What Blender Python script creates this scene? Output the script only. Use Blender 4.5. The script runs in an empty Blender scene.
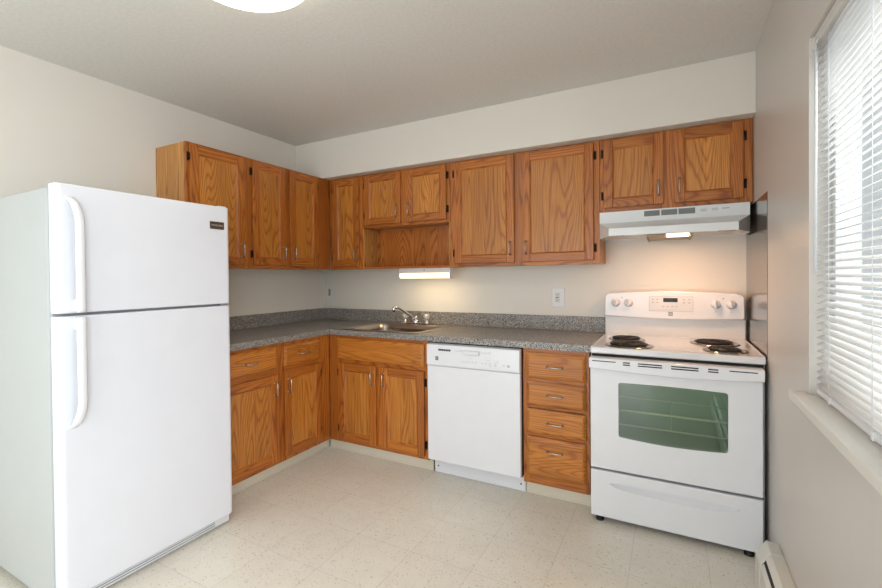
import bpy, bmesh, math, random
from mathutils import Vector, Matrix
random.seed(7)
PI = math.pi
SC = bpy.context.scene
COL = SC.collection
def R(d): return math.radians(d)

# ---------------------------------------------------------------- camera
cam_d = bpy.data.cameras.new('camera'); cam = bpy.data.objects.new('camera', cam_d); COL.objects.link(cam)
cR = Vector((0.87608738, 0.4820589, -0.00949331)); cU = Vector((0.0031146, 0.01403079, 0.99989671)); cF = Vector((-0.48214231, 0.87602646, -0.01079078))
m = Matrix.Identity(4)
for i in range(3):
    m[i][0] = cR[i]; m[i][1] = cU[i]; m[i][2] = -cF[i]
m[0][3], m[1][3], m[2][3] = 2.84981, -3.13251, 1.29125
cam.matrix_world = m
cam_d.sensor_width = 36; cam_d.lens = 442.6 / 882 * 36
cam_d.shift_x = 11.95 / 882; cam_d.shift_y = -11.97 / 882
cam_d.clip_start = 0.02
SC.camera = cam
SC.view_settings.view_transform = 'Standard'; SC.view_settings.look = 'None'
SC.view_settings.gamma = 1; SC.view_settings.use_curve_mapping = False
SC.view_settings.exposure = 0.24

# ---------------------------------------------------------------- daylight
world = bpy.data.worlds.new('sky'); SC.world = world; world.use_nodes = True
bg = world.node_tree.nodes['Background']; bg.inputs[0].default_value = (0.90, 0.95, 1.0, 1); bg.inputs[1].default_value = 0.68
def area(name, loc, rot, sx, sy, power, color):
    l = bpy.data.lights.new(name, 'AREA'); l.shape = 'RECTANGLE'; l.size = sx; l.size_y = sy
    l.energy = power; l.color = color
    o = bpy.data.objects.new(name, l); COL.objects.link(o); o.location = loc; o.rotation_euler = rot
    return o
W, H, YB = 3.227, 2.434, -4.9
a_ = area('daylight_kitchen_window', (W + 1.15, -1.95, 2.75), (0, 0, 0), 2.2, 1.8, 130, (0.97, 0.98, 1.0))
a_.rotation_euler = Vector((1.15, 0, 1.35)).to_track_quat('Z', 'Y').to_euler()
area('added_side_window_light', (W + 0.20, -3.95, 1.45), (0, R(90), 0), 1.3, 1.4, 76, (0.93, 0.96, 1.0))  # added light outside the unseen side window
area('added_patio_light', (1.50, YB - 0.25, 1.15), (R(90), 0, 0), 2.3, 2.1, 52, (0.95, 0.97, 1.0))  # added light outside the unseen patio opening

# ---------------------------------------------------------------- materials
def srgb(r, g, b):
    f = lambda c: (c / 255 / 12.92) if c / 255 <= 0.04045 else ((c / 255 + 0.055) / 1.055) ** 2.4
    return (f(r), f(g), f(b), 1)
class NT:
    def __init__(s, name):
        s.m = bpy.data.materials.new(name); s.m.use_nodes = True
        s.t = s.m.node_tree; s.n = s.t.nodes; s.b = s.n['Principled BSDF']; s.out = s.n['Material Output']
    def add(s, typ, **kw):
        n = s.n.new(typ)
        for k, v in kw.items(): setattr(n, k, v)
        return n
    def link(s, a, b): s.t.links.new(a, b)
    def set(s, **kw):
        for k, v in kw.items(): s.b.inputs[k.replace('_', ' ')].default_value = v
    def coord(s, scale=(1, 1, 1), kind='Object', off=False):
        tc = s.add('ShaderNodeTexCoord'); src = tc.outputs[kind]
        if off:
            at = s.add('ShaderNodeAttribute', attribute_name='off')
            sc_ = s.add('ShaderNodeVectorMath', operation='SCALE'); sc_.inputs[0].default_value = (13.1, 7.3, 4.7)
            s.link(at.outputs['Fac'], sc_.inputs['Scale'])
            ad = s.add('ShaderNodeVectorMath', operation='ADD'); s.link(src, ad.inputs[0]); s.link(sc_.outputs[0], ad.inputs[1]); src = ad.outputs[0]
        mp = s.add('ShaderNodeVectorMath', operation='MULTIPLY'); s.link(src, mp.inputs[0]); mp.inputs[1].default_value = scale
        return mp.outputs[0]
    def noise(s, vec, scale, detail=2, rough=0.5, dist=0):
        n = s.add('ShaderNodeTexNoise'); s.link(vec, n.inputs['Vector'])
        n.inputs['Scale'].default_value = scale; n.inputs['Detail'].default_value = detail
        n.inputs['Roughness'].default_value = rough; n.inputs['Distortion'].default_value = dist
        return n.outputs['Fac']
    def ramp(s, fac, stops):
        r = s.add('ShaderNodeValToRGB'); e = r.color_ramp.elements
        while len(e) < len(stops): e.new(0.5)
        for i, (p, c) in enumerate(stops): e[i].position = p; e[i].color = c
        s.link(fac, r.inputs[0]); return r.outputs[0]
    def math(s, op, a, b=None):
        n = s.add('ShaderNodeMath', operation=op)
        for i, v in enumerate((a, b)):
            if v is None: continue
            if isinstance(v, (int, float)): n.inputs[i].default_value = v
            else: s.link(v, n.inputs[i])
        return n.outputs[0]
    def mix(s, fac, a, b, mode='MIX'):
        n = s.add('ShaderNodeMix', data_type='RGBA', blend_type=mode)
        for k, v in ((0, fac), (6, a), (7, b)):
            if isinstance(v, (int, float)) or isinstance(v, tuple): n.inputs[k].default_value = v
            else: s.link(v, n.inputs[k])
        return n.outputs[2]
    def bump(s, h, strength, dist=0.001):
        b = s.add('ShaderNodeBump'); b.inputs['Strength'].default_value = strength; b.inputs['Distance'].default_value = dist
        s.link(h, b.inputs['Height']); s.link(b.outputs[0], s.b.inputs['Normal'])
    def color(s, c): s.link(c, s.b.inputs['Base Color'])

def plain(name, rgb, rough=0.5, metal=0, coat=0, bumpy=0, bscale=300):
    n = NT(name); v = n.coord()
    f = n.noise(v, 9, 3)
    c = srgb(*rgb); d = tuple(x * 0.98 for x in c[:3]) + (1,)
    n.color(n.ramp(f, [(0.3, d), (0.7, c)]))
    n.set(Roughness=rough, Metallic=metal, Coat_Weight=coat)
    n.b.inputs['Coat Roughness'].default_value = 0.12
    if bumpy: n.bump(n.noise(v, bscale, 2), bumpy, 0.0008)
    return n.m

def oak(name, axis, light, mid, dark, coat=0.25):
    """oak with cathedral rings and pores; axis = grain direction in object space"""
    n = NT(name)
    def sc(cross, along): return tuple(along if 'xyz'[i] == axis else cross for i in range(3))
    v = n.coord(sc(5.0, 0.42), off=True)
    a = n.noise(v, 1.0, 1.2, 0.4)
    w = n.noise(n.coord(sc(60, 3), off=True), 1.0, 2)
    a2 = n.math('ADD', n.math('MULTIPLY', a, 310), n.math('MULTIPLY', w, 3.0))
    ring = n.math('MULTIPLY', n.math('ADD', n.math('SINE', a2), 1), 0.5)
    fib = n.noise(n.coord(sc(240, 5), off=True), 1.0, 3, 0.6)
    big = n.noise(n.coord(sc(9, 1.2), off=True), 1.0, 2)
    base = n.ramp(ring, [(0.0, srgb(*dark)), (0.2, srgb(*mid)), (0.8, srgb(*light))])
    pores = n.ramp(fib, [(0.34, (0.55, 0.44, 0.32, 1)), (0.54, (1, 1, 1, 1))])
    c = n.mix(0.7, base, pores, 'MULTIPLY')
    tone = n.ramp(big, [(0.25, (0.80, 0.76, 0.70, 1)), (0.75, (1.08, 1.06, 1.02, 1))])
    c = n.mix(1.0, c, tone, 'MULTIPLY')
    at = n.add('ShaderNodeAttribute', attribute_name='off')
    fr = n.math('FRACT', n.math('MULTIPLY', at.outputs['Fac'], 7.37))
    c = n.mix(1.0, c, n.ramp(fr, [(0.0, (0.86, 0.83, 0.80, 1)), (1.0, (1.05, 1.05, 1.05, 1))]), 'MULTIPLY')
    n.color(c); n.set(Roughness=0.42, Coat_Weight=coat); n.b.inputs['Coat Roughness'].default_value = 0.22
    n.bump(fib, 0.12, 0.0006)
    return n.m
OL, OM, OD = (214, 144, 62), (206, 134, 54), (182, 108, 38)
FL, FM, FD = (200, 122, 44), (190, 111, 36), (158, 84, 22)
oak_v = oak('oak_frame_vertical', 'z', FL, FM, FD)
oak_h = oak('oak_frame_horizontal', 'x', FL, FM, FD)
oak_p = oak('oak_door_panel', 'z', OL, OM, OD)
oak_d = oak('oak_drawer_front', 'x', (208, 134, 52), (200, 125, 44), (180, 104, 32))
oak_side = oak('oak_side_veneer', 'z', (220, 164, 92), (208, 146, 74), (172, 108, 44), 0.12)
OAK = [oak_v, oak_h, oak_p, oak_d, oak_side]

def wallpaint(name, rgb, rough=0.55):
    n = NT(name); v = n.coord()
    c = srgb(*rgb); d = tuple(x * 0.975 for x in c[:3]) + (1,)
    n.color(n.ramp(n.noise(v, 2.2, 3), [(0.3, d), (0.7, c)])); n.set(Roughness=rough)
    n.bump(n.noise(v, 190, 3), 0.12, 0.0012)
    return n.m
paint = wallpaint('wall_paint', (231, 226, 217), 0.42)
ceil_m = NT('ceiling_texture'); v = ceil_m.coord()
ceil_m.color(ceil_m.ramp(ceil_m.noise(v, 60, 4), [(0.3, srgb(219, 217, 211)), (0.7, srgb(227, 225, 219))])); ceil_m.set(Roughness=0.85)
ceil_m.bump(ceil_m.noise(v, 120, 4, 0.7), 0.3, 0.002); ceil_m = ceil_m.m

fl = NT('vinyl_tile'); v = fl.coord()
tile = fl.add('ShaderNodeTexBrick'); tile.offset = 0; tile.squash = 1
mp = fl.add('ShaderNodeMapping'); fl.link(v, mp.inputs[0]); mp.inputs['Location'].default_value = (-0.4565, -1.025, 0)
fl.link(mp.outputs[0], tile.inputs['Vector'])
tile.inputs['Scale'].default_value = 1; tile.inputs['Brick Width'].default_value = 0.305; tile.inputs['Row Height'].default_value = 0.305
tile.inputs['Mortar Size'].default_value = 0.0010; tile.inputs['Mortar Smooth'].default_value = 0.3; tile.inputs['Bias'].default_value = 0
tile.inputs['Color1'].default_value = srgb(235, 229, 216); tile.inputs['Color2'].default_value = srgb(232, 225, 212); tile.inputs['Mortar'].default_value = srgb(188, 179, 163)
def flecks(nt, vec, scale, thr, col, base, stretch=(1, 1, 1), rotz=0):
    mpp = nt.add('ShaderNodeMapping'); nt.link(vec, mpp.inputs[0]); mpp.inputs['Rotation'].default_value = (0, 0, rotz); mpp.inputs['Scale'].default_value = stretch
    f = nt.noise(mpp.outputs[0], scale, 2, 0.5)
    k = nt.ramp(f, [(thr, (0, 0, 0, 1)), (thr + 0.03, (1, 1, 1, 1))])
    return nt.mix(k, base, col)
c = tile.outputs['Color']
c = fl.mix(0.25, c, fl.ramp(fl.noise(v, 14, 4), [(0.3, srgb(220, 213, 199)), (0.7, srgb(240, 236, 226))]))
c = flecks(fl, v, 68, 0.665, srgb(172, 160, 140), c, (1, 2.4, 1), 0.6)
c = flecks(fl, v, 88, 0.688, srgb(134, 116, 92), c, (2.4, 1, 1), 0.3)
c = flecks(fl, v, 80, 0.66, srgb(242, 238, 230), c, (1, 2, 1), -0.5)
fl.color(c); fl.set(Roughness=0.34); fl.bump(tile.outputs['Fac'], -0.25, 0.0008); floor_m = fl.m

ct = NT('speckled_laminate'); v = ct.coord()
vo = ct.add('ShaderNodeTexVoronoi'); ct.link(v, vo.inputs['Vector']); vo.inputs['Scale'].default_value = 300
sep = ct.add('ShaderNodeSeparateColor'); ct.link(vo.outputs['Color'], sep.inputs[0])
c = ct.ramp(sep.outputs[0], [(0.0, srgb(66, 62, 60)), (0.3, srgb(104, 99, 95)), (0.55, srgb(138, 133, 128)), (0.8, srgb(170, 165, 160)), (1.0, srgb(208, 204, 199))])
ct.color(c); ct.set(Roughness=0.3); counter_m = ct.m

steel = NT('brushed_steel'); v = steel.coord((3, 3, 200))
steel.color(steel.ramp(steel.noise(v, 3, 3), [(0.3, srgb(132, 124, 118)), (0.7, srgb(160, 150, 143))])); steel.set(Metallic=1.0, Roughness=0.16); steel = steel.m
sink_m = plain('sink_steel', (190, 182, 172), 0.3, 1)
chrome = plain('chrome', (215, 215, 218), 0.08, 1)
nickel = plain('satin_nickel', (190, 186, 180), 0.25, 1)
hinge_m = plain('dark_bronze', (48, 34, 24), 0.4, 0.7)
white_a = plain('white_enamel', (237, 238, 243), 0.22, 0, 0.3)
white_f = plain('white_textured_enamel', (232, 234, 242), 0.30, 0, 0.15, 0.12, 500)
white_side = plain('white_shaded_side', (190, 194, 194), 0.4, 0, 0, 0.15, 500)  # appliance white darkened; shade on the side is put into the colour
white_p = plain('white_plastic', (232, 233, 237), 0.35)
offwhite = plain('cream_enamel', (226, 222, 212), 0.3)
grey_p = plain('grey_plastic', (150, 152, 156), 0.4)
lightgrey = plain('light_grey_plastic', (186, 188, 192), 0.4)
vent_m = plain('vent_grey', (120, 122, 120), 0.5)
black_m = plain('black_rubber', (22, 22, 22), 0.5)
dark_gap = plain('dark_gap', (30, 29, 28), 0.7)
coil_m = plain('burner_coil', (34, 31, 29), 0.45, 0.3)
drip_m = plain('drip_pan', (165, 160, 155), 0.15, 1)
disp_m = plain('display_dark', (38, 46, 36), 0.15)
kick_m = plain('cream_vinyl_base', (224, 216, 198), 0.5)
ivory = plain('ivory_plastic', (180, 160, 120), 0.4)
badge_m = plain('badge_bronze', (92, 78, 68), 0.35, 0.4)
sill_m = plain('painted_sill', (228, 226, 220), 0.4)
slat_m = NT('blind_slat'); slat_m.color(slat_m.ramp(slat_m.noise(slat_m.coord(), 8, 2), [(0.3, srgb(240, 240, 240)), (0.7, srgb(246, 246, 246))]))
slat_m.set(Roughness=0.4); tr = slat_m.add('ShaderNodeBsdfTranslucent'); tr.inputs[0].default_value = (1.0, 1.0, 0.97, 1)
mx = slat_m.add('ShaderNodeMixShader'); mx.inputs[0].default_value = 0.5
slat_m.link(slat_m.b.outputs[0], mx.inputs[1]); slat_m.link(tr.outputs[0], mx.inputs[2]); slat_m.link(mx.outputs[0], slat_m.out.inputs[0]); slat_m = slat_m.m
def thin_glass(name, tint, gloss=0.08, rough=0.02):
    n = NT(name); t = n.add('ShaderNodeBsdfTransparent'); g = n.add('ShaderNodeBsdfGlossy'); g.inputs['Roughness'].default_value = rough
    n.link(n.ramp(n.noise(n.coord(), 2, 1), [(0, tint), (1, tint)]), t.inputs[0])
    lw = n.add('ShaderNodeLayerWeight'); lw.inputs[0].default_value = gloss + 0.25
    f = n.math('ADD', n.math('MULTIPLY', lw.outputs['Facing'], 0.25), gloss)
    x = n.add('ShaderNodeMixShader'); n.link(f, x.inputs[0]); n.link(t.outputs[0], x.inputs[1]); n.link(g.outputs[0], x.inputs[2]); n.link(x.outputs[0], n.out.inputs[0])
    return n.m
glass_m = thin_glass('window_glass', (0.95, 0.97, 0.97, 1))
oven_glass = thin_glass('oven_glass', (0.74, 0.86, 0.78, 1), 0.10)
oven_in = plain('oven_cavity', (176, 208, 180), 0.45)
rack_m = plain('rack_wire', (250, 240, 214), 0.35)
knob_clear = NT('clear_acrylic'); knob_clear.color(knob_clear.ramp(knob_clear.noise(knob_clear.coord(), 30, 1), [(0, srgb(235, 228, 220)), (1, srgb(250, 246, 240))]))
knob_clear.set(Roughness=0.08, Transmission_Weight=0.55, Coat_Weight=0.4); knob_clear = knob_clear.m
def emit(name, color, strength):
    n = NT(name); e = n.add('ShaderNodeEmission'); e.inputs[1].default_value = strength
    n.link(n.ramp(n.noise(n.coord(), 3, 1), [(0, color), (1, color)]), e.inputs[0]); n.link(e.outputs[0], n.out.inputs[0]); return n.m
dome_m = emit('lit_dome', (1.0, 0.93, 0.82, 1), 5.0)
tube_m = emit('lit_tube', (1.0, 0.80, 0.48, 1), 2.6)
hoodlens_m = emit('lit_lens', (1.0, 0.84, 0.66, 1), 2.5)

# ---------------------------------------------------------------- mesh helpers
class MB:
    def __init__(s):
        s.bm = bmesh.new(); s.off = s.bm.faces.layers.float.new('off')
    def _tag(s, faces, mi, off=None):
        o = random.random() * 9 if off is None else off
        for f in faces: f.material_index = mi; f[s.off] = o
    def box(s, x0, x1, y0, y1, z0, z1, bev=0, mi=0, seg=2, off=None):
        if x0 > x1: x0, x1 = x1, x0
        if y0 > y1: y0, y1 = y1, y0
        if z0 > z1: z0, z1 = z1, z0
        t = bmesh.new(); vs = [t.verts.new((x, y, z)) for x in (x0, x1) for y in (y0, y1) for z in (z0, z1)]
        for q in ((0, 1, 3, 2), (4, 6, 7, 5), (0, 4, 5, 1), (2, 3, 7, 6), (0, 2, 6, 4), (1, 5, 7, 3)): t.faces.new([vs[i] for i in q])
        if bev: bmesh.ops.bevel(t, geom=list(t.edges), offset=bev, segments=seg, profile=0.5, affect='EDGES')
        return s.merge(t, mi, off)
    def merge(s, t, mi=0, off=None, smooth=False):
        vm = {v: s.bm.verts.new(v.co) for v in t.verts}; fs = []
        for f in t.faces:
            try: g = s.bm.faces.new([vm[v] for v in f.verts])
            except ValueError: continue
            g.smooth = smooth; fs.append(g)
        t.free(); s._tag(fs, mi, off); return s
    def faces(s, verts, quads, mi=0, off=None, smooth=False):
        t = bmesh.new(); vs = [t.verts.new(v) for v in verts]
        for q in quads: t.faces.new([vs[i] for i in q])
        bmesh.ops.recalc_face_normals(t, faces=t.faces[:])
        return s.merge(t, mi, off, smooth)
    def prism(s, pts, axis, a, b, bev=0, mi=0, off=None, smooth=False):
        """polygon pts (2D in the other two axes, in xyz order) extruded from a to b along axis"""
        t = bmesh.new()
        def P(p, w): 
            l = list(p); l.insert('xyz'.index(axis), w); return l
        A = [t.verts.new(P(p, a)) for p in pts]; B = [t.verts.new(P(p, b)) for p in pts]; n = len(pts)
        t.faces.new(A); t.faces.new(B[::-1])
        for i in range(n): t.faces.new((A[i], B[i], B[(i + 1) % n], A[(i + 1) % n]))
        bmesh.ops.recalc_face_normals(t, faces=t.faces[:])
        if bev:
            es = [e for e in t.edges if len(e.link_faces) == 2 and e.calc_face_angle(0) > 0.6]
            bmesh.ops.bevel(t, geom=es, offset=bev, segments=2, profile=0.5, affect='EDGES')
        return s.merge(t, mi, off, smooth)
    def slab(s, x0, x1, z0, z1, yb, ye, yf, inset, mi=0, off=None):
        """drawer-front: back at yb, square edge to ye, then bevelled in to yf (towards -y)"""
        V = []
        for (y, i) in ((yb, 0), (ye, 0), (yf, inset)):
            V += [(x0 + i, y, z0 + i), (x1 - i, y, z0 + i), (x1 - i, y, z1 - i), (x0 + i, y, z1 - i)]
        Q = [(0, 1, 2, 3), (8, 9, 10, 11)]
        for k in (0, 4):
            for i in range(4): Q.append((k + i, k + (i + 1) % 4, k + 4 + (i + 1) % 4, k + 4 + i))
        return s.faces(V, Q, mi, off)
    def tube(s, path, r, n=10, mi=0, caps=True, closed=False):
        path = [Vector(p) for p in path]; N = len(path); t = bmesh.new(); rings = []
        rr = r if isinstance(r, (list, tuple)) else [r] * N
        up = None
        for i, p in enumerate(path):
            if closed: d = path[(i + 1) % N] - path[i - 1]
            else: d = path[min(i + 1, N - 1)] - path[max(i - 1, 0)]
            d.normalize()
            if up is None: up = Vector((0, 0, 1)) if abs(d.z) < 0.9 else Vector((1, 0, 0))
            x = d.cross(up)
            if x.length < 1e-4: x = d.cross(Vector((0, 1, 0.3)))
            x.normalize(); u = x.cross(d); up = u
            rings.append([t.verts.new(p + (x * math.cos(2 * PI * k / n) + u * math.sin(2 * PI * k / n)) * rr[i]) for k in range(n)])
        for i in range(N if closed else N - 1):
            A, B = rings[i], rings[(i + 1) % N]
            for k in range(n): t.faces.new((A[k], A[(k + 1) % n], B[(k + 1) % n], B[k]))
        if caps and not closed: t.faces.new(rings[0][::-1]); t.faces.new(rings[-1])
        bmesh.ops.recalc_face_normals(t, faces=t.faces[:])
        return s.merge(t, mi, None, True)
    def lathe(s, prof, center, axis='z', n=32, mi=0, smooth=True):
        """prof: list of (r, h) along axis from center"""
        t = bmesh.new(); c = Vector(center); rings = []
        ax = {'z': (Vector((1, 0, 0)), Vector((0, 1, 0)), Vector((0, 0, 1))), 'y': (Vector((1, 0, 0)), Vector((0, 0, 1)), Vector((0, -1, 0))), 'x': (Vector((0, 1, 0)), Vector((0, 0, 1)), Vector((1, 0, 0)))}[axis]
        for r_, h in prof:
            if r_ < 1e-6: rings.append([t.verts.new(c + ax[2] * h)])
            else: rings.append([t.verts.new(c + ax[2] * h + (ax[0] * math.cos(2 * PI * k / n) + ax[1] * math.sin(2 * PI * k / n)) * r_) for k in range(n)])
        for A, B in zip(rings, rings[1:]):
            for k in range(n):
                q = [A[k % len(A)], A[(k + 1) % n % len(A)], B[(k + 1) % n % len(B)], B[k % len(B)]]
                u = []
                for v_ in q:
                    if v_ not in u: u.append(v_)
                if len(u) > 2: t.faces.new(u)
        bmesh.ops.recalc_face_normals(t, faces=t.faces[:])
        return s.merge(t, mi, None, smooth)
    def quad(s, pts, mi=0): return s.faces(pts, [(0, 1, 2, 3)] if len(pts) == 4 else [tuple(range(len(pts)))], mi)

ORG = {}
SPLIT = {'gasket', 'vent_slot', 'button', 'screw', 'knob_mark', 'indicator_lamp', 'logo_stripe', 'switch', 'warning_sticker', 'ladder_cord', 'cord_clip', 'bracket', 'end_cap', 'niche_panel', 'slot', 'filter_bar'}
def finish(mb, name, mats, parent=None, org=None):
    if name in SPLIT and parent:
        bm = mb.bm; bm.verts.ensure_lookup_table(); seen = set(); comps = []
        for v in bm.verts:
            if v in seen: continue
            st = [v]; seen.add(v); comp = []
            while st:
                a = st.pop(); comp.append(a)
                for e in a.link_edges:
                    w_ = e.other_vert(a)
                    if w_ not in seen: seen.add(w_); st.append(w_)
            comps.append(comp)
        if len(comps) > 1:
            last = None
            for comp in comps:
                nb = MB(); vm = {v: nb.bm.verts.new(v.co) for v in comp}; cs = set(comp)
                for f in bm.faces:
                    if f.verts[0] in cs:
                        g = nb.bm.faces.new([vm[v] for v in f.verts]); g.material_index = f.material_index; g.smooth = f.smooth; g[nb.off] = f[mb.off]
                last = _finish(nb, name, mats, parent)
            bm.free(); return last
    return _finish(mb, name, mats, parent, org)
def _finish(mb, name, mats, parent=None, org=None):
    bm = mb.bm
    vs = [v.co for v in bm.verts]
    lo = Vector([min(v[i] for v in vs) for i in range(3)]); hi = Vector([max(v[i] for v in vs) for i in range(3)])
    c = Vector(org) if org is not None else Vector(((lo.x + hi.x) / 2, (lo.y + hi.y) / 2, lo.z))
    bmesh.ops.translate(bm, verts=bm.verts[:], vec=-c)
    me = bpy.data.meshes.new(name); bm.to_mesh(me); bm.free()
    for mt in (mats if isinstance(mats, (list, tuple)) else [mats]): me.materials.append(mt)
    o = bpy.data.objects.new(name, me); COL.objects.link(o)
    ORG[o.name] = c
    if parent: o.parent = parent; o.location = c - ORG[parent.name]
    else: o.location = c
    return o
def thing(name, label, cat, org, rot=False, group=None):
    o = bpy.data.objects.new(name, None); COL.objects.link(o); o.empty_display_size = 0.1
    ORG[o.name] = Vector(org)
    if rot: o.location = (-org[1], org[0], org[2]); o.rotation_euler = (0, 0, PI / 2)
    else: o.location = org
    o['label'] = label; o['category'] = cat
    if group: o['group'] = group
    return o
def tag(o, label, cat, group=None):
    o['label'] = label; o['category'] = cat
    if group: o['group'] = group
    return o
def struct(mb, name, mats, parent=None):
    o = finish(mb, name, mats, parent)
    if not parent: o['kind'] = 'structure'
    return o
def rrect(x0, x1, z0, z1, r, n=5):
    pts = []
    for cx, cz, a in ((x1 - r, z0 + r, -90), (x1 - r, z1 - r, 0), (x0 + r, z1 - r, 90), (x0 + r, z0 + r, 180)):
        for k in range(n + 1):
            t = R(a + 90 * k / n); pts.append((cx + r * math.cos(t), cz + r * math.sin(t)))
    return pts
def text_mesh(body, size, mat, name, parent, M, label=None, extrude=0.0004):
    cu = bpy.data.curves.new(name, 'FONT'); cu.body = body; cu.size = size; cu.extrude = extrude; cu.align_x = 'CENTER'; cu.align_y = 'CENTER'; cu.resolution_u = 2
    t = bpy.data.objects.new('t', cu); COL.objects.link(t); bpy.context.view_layer.update()
    me = bpy.data.meshes.new_from_object(t.evaluated_get(bpy.context.evaluated_depsgraph_get()))
    bpy.data.objects.remove(t); me.transform(M); me.name = name
    me.materials.clear(); me.materials.append(mat)
    o = bpy.data.objects.new(name, me); COL.objects.link(o); o.parent = parent; o.location = -ORG[parent.name]
    ORG[o.name] = Vector((0, 0, 0))
    return o

# ---------------------------------------------------------------- the room
T = 0.12
b = MB(); b.box(-T, W + T, YB, T, -0.1, 0); struct(b, 'floor', floor_m)
b = MB(); b.box(-T, W + T, YB, T, H, H + 0.1); struct(b, 'ceiling', ceil_m)
b = MB(); b.box(-T, 0, YB, T, 0, H); struct(b, 'wall_left', paint)
b = MB(); b.box(0, W, 0, T, 0, H); struct(b, 'wall_back', paint)
WY0, WY1, WZ0, WZ1 = -2.58, -1.330, 0.905, 2.030     # kitchen window opening
SY0, SY1, SZ0, SZ1 = -4.60, -3.30, 0.905, 2.030      # side window added behind the camera to let daylight in
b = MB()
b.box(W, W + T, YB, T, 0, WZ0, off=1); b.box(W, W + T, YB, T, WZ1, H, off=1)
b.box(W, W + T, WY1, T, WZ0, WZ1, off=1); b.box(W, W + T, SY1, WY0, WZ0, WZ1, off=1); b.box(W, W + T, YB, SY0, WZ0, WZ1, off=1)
struct(b, 'wall_right', wallpaint('wall_paint_shaded', (212, 207, 201), 0.36))  # wall paint darkened; this wall's backlit shade is put into the colour
PX0, PX1, PZ = 0.35, 2.65, 2.08  # patio-door opening added behind the camera to let daylight in
b = MB(); b.box(0, PX0, YB - T, YB, 0, H); b.box(PX1, W, YB - T, YB, 0, H); b.box(PX0, PX1, YB - T, YB, PZ, H); struct(b, 'wall_front', paint)
b = MB(); b.box(0.001, W - 0.001, -0.327, -0.001, 2.121, H - 0.001); o = struct(b, 'trim_1', paint); o['label'] = 'painted soffit above the wall cabinets'

def window(name, y0, y1, z0, z1, mull):
    xg = W + 0.085
    b = MB()
    for (a, c_, d, e) in ((y0, y0 + 0.03, z0, z1), (y1 - 0.03, y1, z0, z1), (y0, y1, z0, z0 + 0.05), (y0, y1, z1 - 0.05, z1)):
        b.box(xg - 0.03, xg + 0.03, a, c_, d, e, 0.003)
    for ym in mull: b.box(xg - 0.026, xg + 0.026, ym - 0.032, ym + 0.032, z0 + 0.04, z1 - 0.04, 0.003)
    f = finish(b, name, white_p); f['kind'] = 'structure'
    g = MB(); g.box(xg - 0.003, xg + 0.003, y0 + 0.02, y1 - 0.02, z0 + 0.04, z1 - 0.04); finish(g, 'pane', glass_m, f)
    return f
w1 = window('window_1', WY0 + 0.002, WY1 - 0.002, WZ0 + 0.032, WZ1 - 0.002, (-1.955,))
b = MB()
b.prism([(W - 0.045, WY1 + 0.035), (W - 0.045, WY0 - 0.035), (W - 0.0005, WY0 - 0.035), (W - 0.0005, WY0 + 0.002), (W + 0.055, WY0 + 0.002), (W + 0.055, WY1 - 0.002), (W - 0.0005, WY1 - 0.002), (W - 0.0005, WY1 + 0.035)], 'z', WZ0 - 0.022, WZ0 + 0.006, 0.004)
o = struct(b, 'trim_2', sill_m); o['label'] = 'white painted window sill'
w2 = window('added_window_2', SY0 + 0.002, SY1 - 0.002, SZ0 + 0.002, SZ1 - 0.002, (-3.95,))  # unseen window, added for its daylight
b = MB()
for (a, c_, d, e) in ((PX0, PX0 + 0.06, 0, PZ), (PX1 - 0.06, PX1, 0, PZ), (PX0, PX1, PZ - 0.06, PZ), (1.46, 1.54, 0, PZ - 0.06)): b.box(a + 0.001, c_ - 0.001, YB - 0.09, YB - 0.03, d + 0.001, e - 0.001, 0.003)
d1 = finish(b, 'added_door_1', white_p); d1['kind'] = 'structure'  # unseen patio-door frame, added with the daylight opening
b = MB(); b.box(PX0 + 0.05, PX1 - 0.05, YB - 0.063, YB - 0.057, 0.01, PZ - 0.05); finish(b, 'pane', glass_m, d1)

# ---------------------------------------------------------------- cabinets (built facing -y; left run is turned)
def pull(parent, x, z, y, vertical=True, L=0.082):
    b = MB(); h = L / 2; out = 0.026
    pr_ = [(-h, 0), (-h, -out * 0.75), (-h + 0.006, -out), (h - 0.006, -out), (h, -out * 0.75), (h, 0)]
    path = [((x, y + q, z + p) if vertical else (x + p, y + q, z)) for p, q in pr_]
    b.tube(path, 0.0044, 8)
    for p in (-h, h): b.lathe([(0.0075, 0), (0.0075, 0.003), (0.0045, 0.005)], (x, y, z + p) if vertical else (x + p, y, z), 'y', 10)
    o = finish(b, 'handle', nickel, parent); return o
def hinge(parent, x, z, y, side):
    b = MB(); b.box(x - 0.006, x + 0.006, y - 0.010, y - 0.0005, z - 0.026, z + 0.026, 0.002)
    b.tube([(x - side * 0.004, y - 0.013, z - 0.021), (x - side * 0.004, y - 0.013, z + 0.021)], 0.0045, 8)
    finish(b, 'hinge', hinge_m, parent)
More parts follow.
